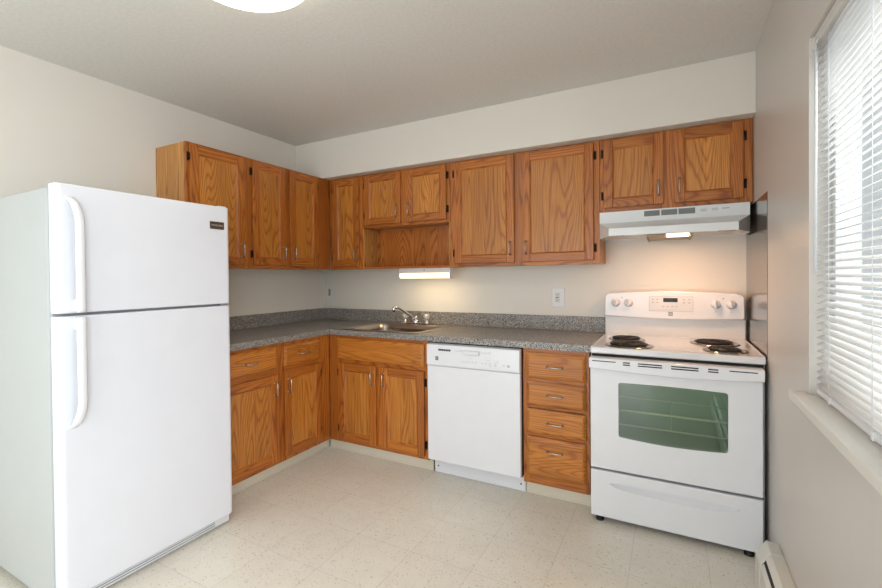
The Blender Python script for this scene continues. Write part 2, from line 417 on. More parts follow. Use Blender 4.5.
def door(parent, x0, x1, z0, z1, yb, hside, pz, hinges=True, sw=0.052):
    """hside: -1 handle at left (hinges right), +1 handle at right"""
    th = 0.019; yf = yb - th; e = 0.0006
    b = MB(); y0 = yb - e
    b.box(x0, x0 + sw, y0, yf, z0, z1, 0.0035, 0); b.box(x1 - sw, x1, y0, yf, z0, z1, 0.0035, 0)
    b.box(x0 + sw, x1 - sw, y0, yf, z0, z0 + sw, 0.0035, 1); b.box(x0 + sw, x1 - sw, y0, yf, z1 - sw, z1, 0.0035, 1)
    a0, a1, c0, c1 = x0 + sw - 0.001, x1 - sw + 0.001, z0 + sw - 0.001, z1 - sw + 0.001
    yp = yf + 0.009; g = 0.009
    V = [(a0, yf + 0.003, c0), (a1, yf + 0.003, c0), (a1, yf + 0.003, c1), (a0, yf + 0.003, c1), (a0 + g, yp, c0 + g), (a1 - g, yp, c0 + g), (a1 - g, yp, c1 - g), (a0 + g, yp, c1 - g)]
    for i in range(4): b.faces([V[i], V[(i + 1) % 4], V[4 + (i + 1) % 4], V[4 + i]], [(0, 1, 2, 3)], 1 if i % 2 == 0 else 0)
    b.box(a0, a1, y0, yp, c0, c1, 0, 2)
    d = finish(b, 'door', OAK, parent)
    hx = (x1 - 0.026) if hside > 0 else (x0 + 0.026)
    pull(d, hx, pz, yf)
    if hinges:
        hh = (x0 - 0.009, 1) if hside > 0 else (x1 + 0.009, -1)
        off = min(0.075, (z1 - z0) * 0.2)
        for z in (z0 + off, z1 - off): hinge(d, hh[0], z, yb, -hh[1])
    return d
def drawer(parent, x0, x1, z0, z1, yb, handle=True, name='drawer', hz=None):
    b = MB(); b.slab(x0, x1, z0, z1, yb - 0.0006, yb - 0.010, yb - 0.018, 0.013, 3)
    b.slab(x0 + 0.016, x1 - 0.016, z0 + 0.016, z1 - 0.016, yb - 0.017, yb - 0.0185, yb - 0.020, 0.004, 3)
    d = finish(b, name, OAK, parent)
    if handle: pull(d, (x0 + x1) / 2, hz or (z0 + z1) / 2, yb - 0.020, False)
    return d
def frame(parent, xs, zs, y, holes_h=()):
    """face frame: xs = vertical stiles (x0,x1,z0,z1), zs = rails (x0,x1,z0,z1)"""
    b = MB()
    for (a, c_, d, e) in xs: b.box(a, c_, y, y + 0.019, d, e, 0.0012, 0)
    for (a, c_, d, e) in zs: b.box(a, c_, y, y + 0.019, d, e, 0.0012, 1)
    return finish(b, 'face_frame', OAK, parent)

UB, UT, UD, UL = 1.363, 2.119, 0.245, 0.310
E_ = 0.0015
def upper(label, x0, x1, z0, z1, depth, rot, doors, stiles, group, cat='cabinet', bodymi=4, rail=0.03, name='wall_cabinet'):
    t = thing(name, label, cat, ((x0 + x1) / 2, 0, z0), rot, group)
    y = -depth
    b = MB(); b.box(x0 + E_ / 2, x1 - E_ / 2, -0.002, y + 0.0195, z0 + 0.004, z1, 0.0008, bodymi); finish(b, 'body', OAK, t)
    frame(t, [(a, c_, z0, z1) for a, c_ in stiles], [(stiles[i][1], stiles[i + 1][0], zz0, zz1) for i in range(len(stiles) - 1) for zz0, zz1 in ((z0, z0 + rail), (z1 - rail, z1))], y)
    for (a, c_, side, hg) in doors: door(t, a, c_, z0 + 0.025, z1 - 0.014, y, side, z0 + 0.118, hg)
    return t
# left run, x' = world y
upper('tall oak single-door wall cabinet above the refrigerator, nearest to it', -1.512, -1.080, UB, UT, UL, True, [(-1.492, -1.113, 1, True)], [(-1.511, -1.46), (-1.12, -1.081)], None)
upper('oak two-door wall cabinet on the left wall, running into the corner', -1.080, -0.2465, UB, UT, UL, True, [(-1.043, -0.752, 1, True), (-0.703, -0.410, -1, True)], [(-1.079, -1.03), (-0.765, -0.69), (-0.425, -0.2475)], None)
# back run
upper('narrow oak single-door wall cabinet in the back corner', UL + 0.002, 0.651, UB, UT, UD, False, [(0.352, 0.622, 1, True)], [(UL + 0.002, 0.365), (0.605, 0.650)], None)
upper('wide oak two-door wall cabinet between the open niche and the range hood', 1.443, 2.461, UB, UT, UD, False, [(1.480, 1.922, 1, True), (1.978, 2.426, -1, True)], [(1.444, 1.50), (1.905, 1.995), (2.41, 2.460)], None)
HB = 1.6745
t = upper('short oak two-door wall cabinet above the range hood', 2.461, 3.2245, HB, UT, UD, False, [(2.484, 2.807, 1, True), (2.859, 3.182, -1, True)], [(2.462, 2.50), (2.79, 2.875), (3.17, 3.2235)], None)
# niche cabinet
t = thing('wall_cabinet', 'oak wall cabinet with two small doors over an open niche, above the sink', 'cabinet', (1.047, 0, UB))
x0, x1, zn = 0.651, 1.443, 1.690
b = MB(); b.box(x0 + E_, x1 - E_, -0.002, -UD + 0.0195, zn + 0.004, UT, 0.0008, 4); finish(b, 'body', OAK, t)
frame(t, [(x0 + 0.001, x0 + 0.045, zn, UT), (1.012, 1.087, zn, UT), (1.40, x1 - 0.001, zn, UT)], [(x0 + 0.045, 1.012, zn, zn + 0.03), (1.087, 1.40, zn, zn + 0.03), (x0 + 0.045, 1.012, UT - 0.03, UT), (1.087, 1.40, UT - 0.03, UT)], -UD)
door(t, 0.683, 1.023, 1.712, UT - 0.014, -UD, 1, 1.712 + 0.092, True, 0.050)
door(t, 1.076, 1.414, 1.712, UT - 0.014, -UD, -1, 1.712 + 0.092, True, 0.050)
b = MB()
b.box(x0 + E_, x0 + 0.014, -0.014, -UD + 0.001, UB + 0.001, zn, 0.0005, 4); b.box(x1 - 0.014, x1 - E_, -0.014, -UD + 0.001, UB + 0.001, zn, 0.0005, 4)
b.box(x0 + E_, x1 - E_, -0.002, -0.014, UB + 0.001, zn, 0, 0)
finish(b, 'niche_panel', OAK, t)
b = MB(); b.box(x0 + 0.014, x1 - 0.014, -0.0145, -UD + 0.001, UB + 0.001, UB + 0.014, 0.0008, 1); finish(b, 'shelf', OAK, t)

# base cabinets
BF, KD, KH, CB = 0.598, 0.543, 0.087, 0.875
def base(label, x0, x1, rot, name='base_cabinet', kx0=None, kx1=None):
    t = thing(name, label, 'cabinet', ((x0 + x1) / 2, 0, 0), rot)
    b = MB(); b.box(x0 + E_ / 2, x1 - E_ / 2, -0.002, -BF + 0.0195, KH, CB, 0.0008, 4); finish(b, 'body', OAK, t)
    b = MB(); b.box((kx0 if kx0 is not None else x0) + E_ / 2, (kx1 if kx1 is not None else x1) - E_ / 2, -KD + 0.02, -KD, 0.001, KH - 0.0005)
    b.box((kx0 if kx0 is not None else x0) + E_ / 2, (kx1 if kx1 is not None else x1) - E_ / 2, -KD, -KD - 0.004, 0.001, 0.012, 0.001)
    o = finish(b, 'toe_kick', kick_m, t); o['label'] = 'cream vinyl toe kick'
    return t
t = base('oak base cabinet with one drawer and one door, half hidden behind the refrigerator', -1.560, -1.078, True)
frame(t, [(-1.559, -1.50, KH, CB), (-1.13, -1.079, KH, CB)], [(-1.50, -1.13, KH, KH + 0.035), (-1.50, -1.13, 0.66, 0.72), (-1.50, -1.13, 0.845, CB)], -BF)
drawer(t, -1.535, -1.106, 0.705, 0.852, -BF); door(t, -1.535, -1.109, 0.112, 0.672, -BF, 1, 0.583, False)
t = base('oak base cabinet with small drawer and door, left wall beside the inner corner', -1.078, -BF - 0.001, True, kx1=-KD - 0.001)
frame(t, [(-1.077, -1.03, KH, CB), (-0.725, -BF - 0.002, KH, CB)], [(-1.03, -0.725, KH, KH + 0.035), (-1.03, -0.725, 0.66, 0.73), (-1.03, -0.725, 0.845, CB)], -BF)
drawer(t, -1.047, -0.715, 0.712, 0.848, -BF); door(t, -1.047, -0.711, 0.112, 0.682, -BF, -1, 0.583, True)
SX1 = 1.447
t = base('oak sink base cabinet with false drawer front and two doors, under the steel sink', BF + 0.001, SX1, False, kx0=KD + 0.005)
for ch in list(t.children):
    if ch.name.startswith('body'):
        bpy.data.objects.remove(ch)
b = MB()     # open-topped carcass so that the sink bowl hangs inside
b.box(BF + 0.002, BF + 0.018, -0.002, -BF + 0.0195, KH, CB, 0, 4); b.box(SX1 - 0.017, SX1 - E_, -0.002, -BF + 0.0195, KH, CB, 0, 4)
b.box(BF + 0.018, SX1 - 0.017, -0.002, -0.012, KH, CB, 0, 4); b.box(BF + 0.018, SX1 - 0.017, -0.012, -BF + 0.0195, KH, KH + 0.015, 0, 4)
finish(b, 'body', OAK, t)
frame(t, [(BF + 0.002, 0.71, KH, CB), (1.015, 1.09, KH + 0.035, 0.665), (1.405, SX1 - 0.001, KH, CB)], [(0.71, 1.405, KH, KH + 0.035), (0.71, 1.405, 0.665, CB)], -BF)
o = drawer(t, 0.680, 1.418, 0.700, 0.850, -BF, False, 'false_drawer_front')
door(t, 0.696, 1.030, 0.112, 0.672, -BF, 1, 0.588, True); door(t, 1.075, 1.418, 0.112, 0.672, -BF, -1, 0.588, True)
DX0, DX1 = 2.078, 2.4515
t = base('narrow oak base cabinet with a stack of four drawers, between dishwasher and range', DX0, DX1, False)
frame(t, [(DX0 + 0.001, DX0 + 0.035, KH, CB), (DX1 - 0.03, DX1 - 0.001, KH, CB)], [(DX0 + 0.035, DX1 - 0.03, a, c_) for a, c_ in ((KH, KH + 0.05), (0.365, 0.395), (0.53, 0.56), (0.675, 0.72), (0.845, CB))], -BF)
for z0, z1 in ((0.704, 0.850), (0.546, 0.682), (0.384, 0.526), (0.138, 0.364)): drawer(t, 2.102, 2.433, z0, z1, -BF, hz=0.296 if z0 < 0.2 else None)

# ---------------------------------------------------------------- countertop
CT, CK, CD = 0.914, 0.038, 0.623
HX0, HX1, HY0, HY1 = 0.725, 1.335, -0.565, -0.065
t = thing('countertop', 'grey speckled laminate L-shaped countertop over the base cabinets', 'countertop', (0.6, -0.3, CT - CK))
b = MB()
xe = 2.4575; yn = -1.575
def vround_front(x0, x1): pass
b.box(0.0015, CD, yn, -CD, CT - CK, CT, off=1)
b.box(0.0015, HX0, -CD, -0.0015, CT - CK, CT, off=1)
b.box(HX1, xe, -CD, -0.0015, CT - CK, CT, off=1)
b.box(HX0, HX1, -CD, HY0, CT - CK, CT, off=1)
b.box(HX0, HX1, HY1, -0.0015, CT - CK, CT, off=1)
finish(b, 'worktop', counter_m, t)
b = MB(); b.box(0.0015, xe, -0.0015, -0.020, CT + 0.0005, CT + 0.102, 0.002, off=1); b.box(0.0015, 0.020, yn, -0.0205, CT + 0.0005, CT + 0.102, 0.002, off=1)
finish(b, 'backsplash', counter_m, t)

# ---------------------------------------------------------------- sink and faucet
t = thing('kitchen_sink', 'stainless steel drop-in sink set in the speckled countertop', 'sink', (1.04, -0.31, CT))
def ring_pts(x0, x1, y0, y1, r, z, n=6): return [(p[0], p[1], z) for p in rrect(x0, x1, y0, y1, r, n)]
def loft(b, rings, mi=0, close_last=False, smooth=True):
    V = [p for rg in rings for p in rg]; n = len(rings[0]); Q = []
    for k in range(len(rings) - 1):
        for i in range(n): Q.append((k * n + i, k * n + (i + 1) % n, (k + 1) * n + (i + 1) % n, (k + 1) * n + i))
    if close_last: Q.append(tuple(range((len(rings) - 1) * n, len(rings) * n)))
    b.faces(V, Q, mi, None, smooth)
rx0, rx1, ry0, ry1 = 0.695, 1.375, -0.600, -0.040
bx0, bx1, by0, by1 = 0.755, 1.320, -0.548, -0.135
b = MB()
loft(b, [ring_pts(rx0, rx1, ry0, ry1, 0.03, CT + 0.0008), ring_pts(rx0 + 0.003, rx1 - 0.003, ry0 + 0.003, ry1 - 0.003, 0.03, CT + 0.006),
         ring_pts(rx0 + 0.012, rx1 - 0.012, ry0 + 0.012, ry1 - 0.012, 0.03, CT + 0.004), ring_pts(bx0 - 0.006, bx1 + 0.006, by0 - 0.006, by1 + 0.006, 0.075, CT + 0.004),
         ring_pts(bx0, bx1, by0, by1, 0.07, CT - 0.002), ring_pts(bx0 + 0.008, bx1 - 0.008, by0 + 0.008, by1 - 0.008, 0.065, CT - 0.03)])
finish(b, 'rim', sink_m, t)
b = MB()
loft(b, [ring_pts(bx0 + 0.008, bx1 - 0.008, by0 + 0.008, by1 - 0.008, 0.065, CT - 0.03), ring_pts(bx0 + 0.014, bx1 - 0.014, by0 + 0.014, by1 - 0.014, 0.065, CT - 0.15),
         ring_pts(bx0 + 0.03, bx1 - 0.03, by0 + 0.03, by1 - 0.03, 0.06, CT - 0.17)], close_last=True)
finish(b, 'bowl', plain('bowl_steel', (150, 143, 134), 0.25, 1), t)
b = MB(); b.lathe([(0.0, 0.002), (0.030, 0.002), (0.042, 0.005), (0.045, 0.0008)], (1.04, -0.34, CT - 0.17), 'z', 24); finish(b, 'drain', chrome, t)
FX, FY, FZ = 1.050, -0.088, CT + 0.0048
t = thing('faucet', 'chrome two-handle kitchen faucet with swivel spout behind the sink bowl', 'faucet', (FX, FY, FZ))
b = MB(); b.prism(rrect(FX - 0.128, FX + 0.128, FY - 0.026, FY + 0.026, 0.025), 'z', FZ, FZ + 0.014, 0.004); finish(b, 'base_plate', chrome, t)
b = MB(); b.lathe([(0.026, 0), (0.024, 0.02), (0.018, 0.034), (0.016, 0.046), (0.010, 0.052), (0, 0.053)], (FX, FY, FZ + 0.014), 'z', 20); finish(b, 'spout_hub', chrome, t)
b = MB(); dx, dy = -0.35, -0.94
P = [(0.0, 0.030), (0.03, 0.050), (0.09, 0.092), (0.135, 0.120), (0.165, 0.134), (0.195, 0.139), (0.213, 0.136)]
b.tube([(FX + dx * s_, FY + dy * s_, FZ + z_) for s_, z_ in P], [0.012, 0.011, 0.010, 0.0095, 0.0095, 0.0095, 0.0095], 12)
b.lathe([(0.0105, 0.010), (0.013, 0.006), (0.013, -0.024), (0.010, -0.026), (0, -0.026)], (FX + dx * 0.215, FY + dy * 0.215, FZ + 0.134), 'z', 16)
finish(b, 'spout', chrome, t)
for sx in (-0.100, 0.100):
    b = MB(); b.lathe([(0.020, 0), (0.018, 0.014), (0.010, 0.020), (0.009, 0.03)], (FX + sx, FY, FZ + 0.014), 'z', 16)
    k = finish(b, 'handle', chrome, t)
    b = MB(); pts = []
    b.lathe([(0.010, 0), (0.022, 0.006), (0.026, 0.018), (0.025, 0.034), (0.018, 0.042), (0, 0.044)], (FX + sx, FY, FZ + 0.040), 'z', 12, smooth=False)
    o = finish(b, 'knob', knob_clear, k); o['label'] = 'clear acrylic knob'

# ---------------------------------------------------------------- dishwasher
t = thing('dishwasher', 'white built-in dishwasher between the sink cabinet and the drawer stack', 'dishwasher', (1.76, -0.3, 0))
dx0, dx1 = 1.459, 2.073
b = MB(); b.box(dx0 + 0.01, dx1 - 0.008, -0.06, -0.55, 0.09, 0.872); b.box(dx0 + 0.001, dx1 - 0.001, -0.55, -0.605, 0.11, 0.872); finish(b, 'body', dark_gap, t)
b = MB(); b.box(dx0, dx1, -0.606, -0.640, 0.116, 0.7245, 0.004, 0, 3); dd = finish(b, 'door', white_a, t)
b = MB()
b.prism([(-0.606, 0.726), (-0.643, 0.726), (-0.649, 0.738), (-0.646, 0.862), (-0.606, 0.868)], 'x', dx0, dx1, 0.004); cp = finish(b, 'control_panel', white_a, t)
yc = -0.6475
b = MB(); b.prism([(yc - 0.001, 0.812), (yc - 0.016, 0.816), (yc - 0.013, 0.838), (yc + 0.001, 0.841)], 'x', 1.725, 1.825, 0.002)
b.prism([(yc + 0.0, 0.829), (yc - 0.004, 0.831), (yc - 0.004, 0.837), (yc + 0.001, 0.839)], 'x', 1.665, 1.895, 0.001); finish(b, 'latch_handle', white_p, cp)
b = MB()
for i in range(7): b.box(1.545 + i * 0.0125, 1.545 + i * 0.0125 + 0.010, yc + 0.003, yc - 0.0005, 0.825, 0.837)
finish(b, 'vent_slot', dark_gap, cp)
b = MB(); ys = -0.6495; SX, SZ = 0.022, -0.006
b.box(1.502 + SX, 1.522 + SX, ys + 0.003, ys - 0.0005, 0.764, 0.788); lg = finish(b, 'logo_plate', vent_m, cp)
b = MB(); b.box(1.505 + SX, 1.519 + SX, ys, ys - 0.0012, 0.7775, 0.780); b.box(1.505 + SX, 1.519 + SX, ys, ys - 0.0012, 0.771, 0.7735); finish(b, 'logo_stripe', lightgrey, lg)
b = MB()
for x in (1.690, 1.712, 1.735, 1.757, 1.779, 1.822, 1.845, 1.868): b.box(x + SX - 0.005, x + SX + 0.005, ys + 0.003, ys - 0.001, 0.772 + SZ, 0.777 + SZ, 0.0008)
for x, z in ((1.872, 0.762), (1.905, 0.777), (1.905, 0.764), (1.955, 0.772)): b.box(x + SX - 0.006, x + SX + 0.006, ys + 0.003, ys - 0.001, z + SZ - 0.0025, z + SZ + 0.0025, 0.0008)
b.lathe([(0.008, 0), (0.008, 0.0015), (0, 0.0016)], (1.985 + SX, ys + 0.0005, 0.771 + SZ), 'y', 14)
b.box(1.735 + SX, 1.750 + SX, ys + 0.003, ys - 0.0005, 0.799 + SZ, 0.801 + SZ); b.box(1.845 + SX, 1.870 + SX, ys + 0.003, ys - 0.0005, 0.796 + SZ, 0.798 + SZ); b.box(1.905 + SX, 1.925 + SX, ys + 0.003, ys - 0.0005, 0.790 + SZ, 0.792 + SZ)
finish(b, 'button', plain('button_grey', (206, 208, 212), 0.4), cp)
b = MB(); b.box(dx0 + 0.004, dx1 + 0.003, -0.535, -0.553, 0.002, 0.106, 0.002); b.box(dx0 + 0.004, dx1 + 0.003, -0.553, -0.5555, 0.094, 0.104, 0.001); k = finish(b, 'toe_panel', white_a, t)
b = MB()
for x in (dx0 + 0.03, dx1 - 0.025):
    b.lathe([(0.005, 0), (0.005, 0.0015), (0, 0.002)], (x, -0.553, 0.045), 'y', 10)
finish(b, 'screw', dark_gap, k)

# ---------------------------------------------------------------- range
RX0, RX1 = 2.463, 3.2185
RC = (RX0 + RX1) / 2
t = thing('electric_range', 'white freestanding electric coil range below the hood', 'range', (RC, -0.33, 0))
b = MB(); b.box(RX0 + 0.002, RX0 + 0.02, -0.03, -0.635, 0.035, 0.875); b.box(RX1 - 0.02, RX1 - 0.002, -0.03, -0.635, 0.035, 0.875)
b.box(RX0 + 0.02, RX1 - 0.02, -0.03, -0.045, 0.035, 0.875); b.box(RX0 + 0.02, RX1 - 0.02, -0.045, -0.635, 0.035, 0.05); b.box(RX0 + 0.02, RX1 - 0.02, -0.045, -0.635, 0.28, 0.30)
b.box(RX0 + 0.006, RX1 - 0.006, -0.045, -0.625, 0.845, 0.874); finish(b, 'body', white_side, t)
b = MB()   # dark fascia seen in the joints
b.box(RX0 + 0.008, RX1 - 0.008, -0.637, -0.648, 0.845, 0.876); b.box(RX0 + 0.008, RX1 - 0.008, -0.637, -0.648, 0.06, 0.30); finish(b, 'gasket', dark_gap, t)
# cavity
b = MB(); cx0, cx1, cz0, cz1, cyb = RX0 + 0.075, RX1 - 0.075, 0.36, 0.80, -0.13
for q in ([(cx0, cyb, cz0), (cx1, cyb, cz0), (cx1, cyb, cz1), (cx0, cyb, cz1)], [(cx0, cyb, cz0), (cx0, -0.645, cz0), (cx0, -0.645, cz1), (cx0, cyb, cz1)], [(cx1, cyb, cz0), (cx1, -0.645, cz0), (cx1, -0.645, cz1), (cx1, cyb, cz1)], [(cx0, cyb, cz0), (cx1, cyb, cz0), (cx1, -0.645, cz0), (cx0, -0.645, cz0)], [(cx0, cyb, cz1), (cx1, cyb, cz1), (cx1, -0.645, cz1), (cx0, -0.645, cz1)]): b.quad(q)
finish(b, 'oven_cavity', oven_in, t)
for zz, ra, rb in ((0.588, -0.632, -0.35), (0.472, -0.50, -0.20)):
    b = MB(); b.tube([(cx0 + 0.004, ra, zz), (cx1 - 0.004, ra, zz)], 0.0040, 8); b.tube([(cx0 + 0.004, rb, zz), (cx1 - 0.004, rb, zz)], 0.0026, 8)
    for x in (cx0 + 0.006, cx1 - 0.006, RC): b.tube([(x, ra, zz), (x, rb, zz)], 0.0012, 6)
    finish(b, 'oven_rack', rack_m, t)
# cooktop
b = MB(); cz = 0.914
b.box(RX0, RX1, -0.035, -0.660, 0.880, cz, 0.007, 0, 3)
b.box(RX0 + 0.001, RX0 + 0.010, -0.08, -0.645, cz - 0.002, cz + 0.003, 0.002); b.box(RX1 - 0.010, RX1 - 0.001, -0.08, -0.645, cz - 0.002, cz + 0.003, 0.002)
ck = finish(b, 'cooktop', plain('cooktop_enamel', (230, 230, 233), 0.14, 0, 0.6), t)
def burner(x, y, r, turns, lab):
    b = MB(); z = cz + 0.001
    b.lathe([(r * 0.15, -0.0), (r * 0.86, 0.0), (r * 1.02, 0.004), (r * 1.10, 0.0045), (r * 1.16, 0.002), (r * 1.17, 0.0)], (x, y, z), 'z', 40)
    p = finish(b, 'drip_pan', drip_m, t); p['label'] = 'chrome drip pan ' + lab
    b = MB(); path = []; N = int(turns * 28)
    for i in range(N + 1):
        a = 2 * PI * turns * i / N; rr = r * 0.20 + (r * 0.94 - r * 0.20) * i / N
        path.append((x + rr * math.cos(a + 0.6), y + rr * math.sin(a + 0.6), z + 0.0095))
    b.tube(path, 0.0052, 8)
    for k in range(3):
        a = R(90 + 120 * k); b.box(-0.0015, 0.0015, 0, r * 0.95, 0, 0.008) if False else b.tube([(x, y, z + 0.0035), (x + r * 0.97 * math.cos(a), y + r * 0.97 * math.sin(a), z + 0.0035)], 0.0025, 6)
    b.lathe([(r * 0.16, 0.0), (r * 0.16, 0.004), (0, 0.0045)], (x, y, z + 0.006), 'z', 16)
    c_ = finish(b, 'coil', coil_m, p); c_['label'] = 'black coil element'
burner(2.645, -0.535, 0.102, 4.6, 'of the front left burner')
burner(2.613, -0.292, 0.084, 3.6, 'of the back left burner')
burner(3.048, -0.272, 0.100, 4.8, 'of the back right burner')
burner(3.075, -0.528, 0.080, 3.8, 'of the front right burner')
# backguard
b = MB(); b.box(RX0 + 0.001, RX1 - 0.004, -0.008, -0.052, cz - 0.03, 1.032, 0.003)
b.box(RX0 + 0.001, RX1 - 0.004, -0.052, -0.060, 1.020, 1.028, 0.001)
finish(b, 'backguard_riser', plain('enamel_riser', (232, 233, 234), 0.25), t)
b = MB(); pts = []
gx0, gx1 = RX0 + 0.002, RX1 - 0.011
N = 16
for i in range(N + 1):       # bottom edge, slight belly
    u = i / N; pts.append((gx0 + 0.012 + (gx1 - gx0 - 0.024) * u, 1.034 - 0.010 * math.sin(PI * u)))
for k in range(1, 5): a = R(-90 + 18 * k); pts.append((gx1 - 0.012 + 0.012 * math.cos(a), 1.046 + 0.012 * math.sin(a)))
for k in range(0, 6): a = R(90 * k / 5); pts.append((gx1 - 0.03 + 0.028 * math.cos(a), 1.152 + 0.026 * math.sin(a)))
for i in range(N + 1):
    u = i / N; pts.append((gx1 - 0.03 - (gx1 - gx0 - 0.06) * u, 1.179 + 0.014 * math.sin(PI * u)))
for k in range(1, 6): a = R(90 + 90 * k / 5); pts.append((gx0 + 0.03 + 0.028 * math.cos(a), 1.152 + 0.026 * math.sin(a)))
for k in range(1, 5): a = R(180 + 18 * k); pts.append((gx0 + 0.012 + 0.012 * math.cos(a), 1.046 + 0.012 * math.sin(a)))
b.prism(pts, 'y', -0.010, -0.088, 0.006, smooth=False); 
con = finish(b, 'control_console', white_a, t)
yk = -0.0885
for kx in (2.533, 2.606, 3.068, 3.142):
    b = MB(); b.lathe([(0.026, 0), (0.026, 0.004), (0.0215, 0.008), (0.020, 0.022), (0.016, 0.027), (0, 0.028)], (kx, yk, 1.119), 'y', 28)
    b.box(kx - 0.004, kx + 0.004, yk - 0.015, yk - 0.034, 1.099, 1.139, 0.003)
    kb = finish(b, 'knob', white_p, con)
    b = MB(); b.box(kx - 0.003, kx + 0.003, yk, yk - 0.001, 1.073, 1.077); b.box(kx - 0.0015, kx + 0.0015, yk - 0.0338, yk - 0.0345, 1.119, 1.137); finish(b, 'knob_mark', lightgrey, kb)
b = MB(); b.prism(rrect(2.722, 2.956, 1.072, 1.162, 0.006), 'y', yk + 0.002, yk - 0.0015, 0.0008); cpn = finish(b, 'clock_panel', plain('console_panel', (226, 226, 228), 0.3), con)
b = MB()
for q in ((2.722, 2.956, 1.160, 1.162), (2.722, 2.956, 1.072, 1.074), (2.722, 2.724, 1.074, 1.160), (2.954, 2.956, 1.074, 1.160)): b.box(q[0], q[1], yk - 0.0012, yk - 0.0022, q[2], q[3])
finish(b, 'panel_outline', lightgrey, cpn)
b = MB(); b.box(2.799, 2.876, yk, yk - 0.0025, 1.127, 1.152, 0.001); o = finish(b, 'display', disp_m, cpn); o['label'] = 'dark clock display'
b = MB()
for x in (2.743, 2.768, 2.908, 2.936):
    for z in (1.124, 1.143): b.box(x - 0.006, x + 0.006, yk, yk - 0.0022, z - 0.003, z + 0.003, 0.0006)
for x in (2.80, 2.822, 2.848, 2.870): b.box(x - 0.006, x + 0.006, yk, yk - 0.0022, 1.098, 1.103, 0.0006)
finish(b, 'button', lightgrey, cpn)
b = MB(); b.box(2.826, 2.850, yk + 0.001, yk - 0.0008, 1.044, 1.067); lg = finish(b, 'logo_plate', plain('logo_grey', (150, 156, 172), 0.4), con)
b = MB(); b.box(2.829, 2.847, yk, yk - 0.0012, 1.056, 1.058); b.box(2.829, 2.847, yk, yk - 0.0012, 1.050, 1.052); finish(b, 'logo_stripe', white_p, lg)
b = MB()
for x in (2.568, 3.105): b.lathe([(0.003, 0), (0.003, 0.0012), (0, 0.0014)], (x, yk + 0.0003, 1.152), 'y', 10)
finish(b, 'indicator_lamp', hinge_m, con)
# oven door with window opening
fx0, fx1 = RX0 + 0.004, RX1 - 0.014
dz0, dz1 = 0.284, 0.866
def bowed(z, u): return z
wx0, wx1, wz0, wz1 = 2.604, 3.073, 0.462, 0.742
inner = []
n = 6
def corner(cx_, cz_, a0): return [(cx_ + 0.012 * math.cos(R(a0 + 90 * k / n)), cz_ + 0.012 * math.sin(R(a0 + 90 * k / n))) for k in range(n + 1)]
inner += corner(wx0 + 0.012, wz0 + 0.012, 180)
for i in range(1, 12): u = i / 12; inner.append((wx0 + 0.012 + (wx1 - wx0 - 0.024) * u, wz0 - 0.011 * math.sin(PI * u)))
inner += corner(wx1 - 0.012, wz0 + 0.012, 270) + corner(wx1 - 0.012, wz1 - 0.012, 0)
for i in range(1, 12): u = i / 12; inner.append((wx1 - 0.012 - (wx1 - wx0 - 0.024) * u, wz1 + 0.004 * math.sin(PI * u)))
inner += corner(wx0 + 0.012, wz1 - 0.012, 90)
cxm, czm = (wx0 + wx1) / 2, (wz0 + wz1) / 2
def holed_front(b, inner, fx0, fx1, dz0, dz1, cxm, czm, YF, YBK, lip=0.006):
    inner = list(inner)
    def outer_at(p):
        dx_, dz_ = p[0] - cxm, p[1] - czm; s_ = 1e9
        if dx_ > 0: s_ = min(s_, (fx1 - cxm) / dx_)
        if dx_ < 0: s_ = min(s_, (fx0 - cxm) / dx_)
        if dz_ > 0: s_ = min(s_, (dz1 - czm) / dz_)
        if dz_ < 0: s_ = min(s_, (dz0 - czm) / dz_)
        return (cxm + dx_ * s_, czm + dz_ * s_)
    for q in ((fx0, dz0), (fx1, dz0), (fx1, dz1), (fx0, dz1)):
        d_ = (q[0] - cxm, q[1] - czm); best = None
        for i in range(len(inner)):
            a, c_ = inner[i], inner[(i + 1) % len(inner)]
            ax_, az_ = a[0] - cxm, a[1] - czm; bx_, bz_ = c_[0] - cxm, c_[1] - czm
            c1 = ax_ * d_[1] - az_ * d_[0]; c2 = bx_ * d_[1] - bz_ * d_[0]
            if c1 * c2 <= 0 and (ax_ * d_[0] + az_ * d_[1]) > 0 and abs(c1 - c2) > 1e-9:
                tt = c1 / (c1 - c2); best = (i, (a[0] + (c_[0] - a[0]) * tt, a[1] + (c_[1] - a[1]) * tt)); break
        if best: inner.insert(best[0] + 1, best[1])
    outer = [outer_at(p) for p in inner]; M_ = len(inner); bv = 0.005
    def shr(p, k): return (min(max(p[0], fx0 + k), fx1 - k), min(max(p[1], dz0 + k), dz1 - k))
    V = [(shr(p, bv)[0], YF, shr(p, bv)[1]) for p in outer] + [(p[0], YF, p[1]) for p in inner] + [(p[0], YF + lip, p[1]) for p in inner] + [(p[0], YBK, p[1]) for p in outer] + [(p[0], YBK, p[1]) for p in inner]
    V += [(shr(p, bv * 0.3)[0], YF + bv * 0.3, shr(p, bv * 0.3)[1]) for p in outer] + [(p[0], YF + bv, p[1]) for p in outer]
    Q = []
    for i in range(M_):
        j = (i + 1) % M_
        Q += [(i, j, M_ + j, M_ + i), (M_ + i, M_ + j, 2 * M_ + j, 2 * M_ + i), (i, j, 5 * M_ + j, 5 * M_ + i), (5 * M_ + i, 5 * M_ + j, 6 * M_ + j, 6 * M_ + i), (6 * M_ + i, 6 * M_ + j, 3 * M_ + j, 3 * M_ + i), (3 * M_ + i, 3 * M_ + j, 4 * M_ + j, 4 * M_ + i), (2 * M_ + i, 2 * M_ + j, 4 * M_ + j, 4 * M_ + i)]
    b.faces(V, Q)
    return inner
YF, YBK = -0.684, -0.650
b = MB(); inner = holed_front(b, inner, fx0, fx1, dz0, dz1, cxm, czm, YF, YBK)
od = finish(b, 'oven_door', white_a, t)
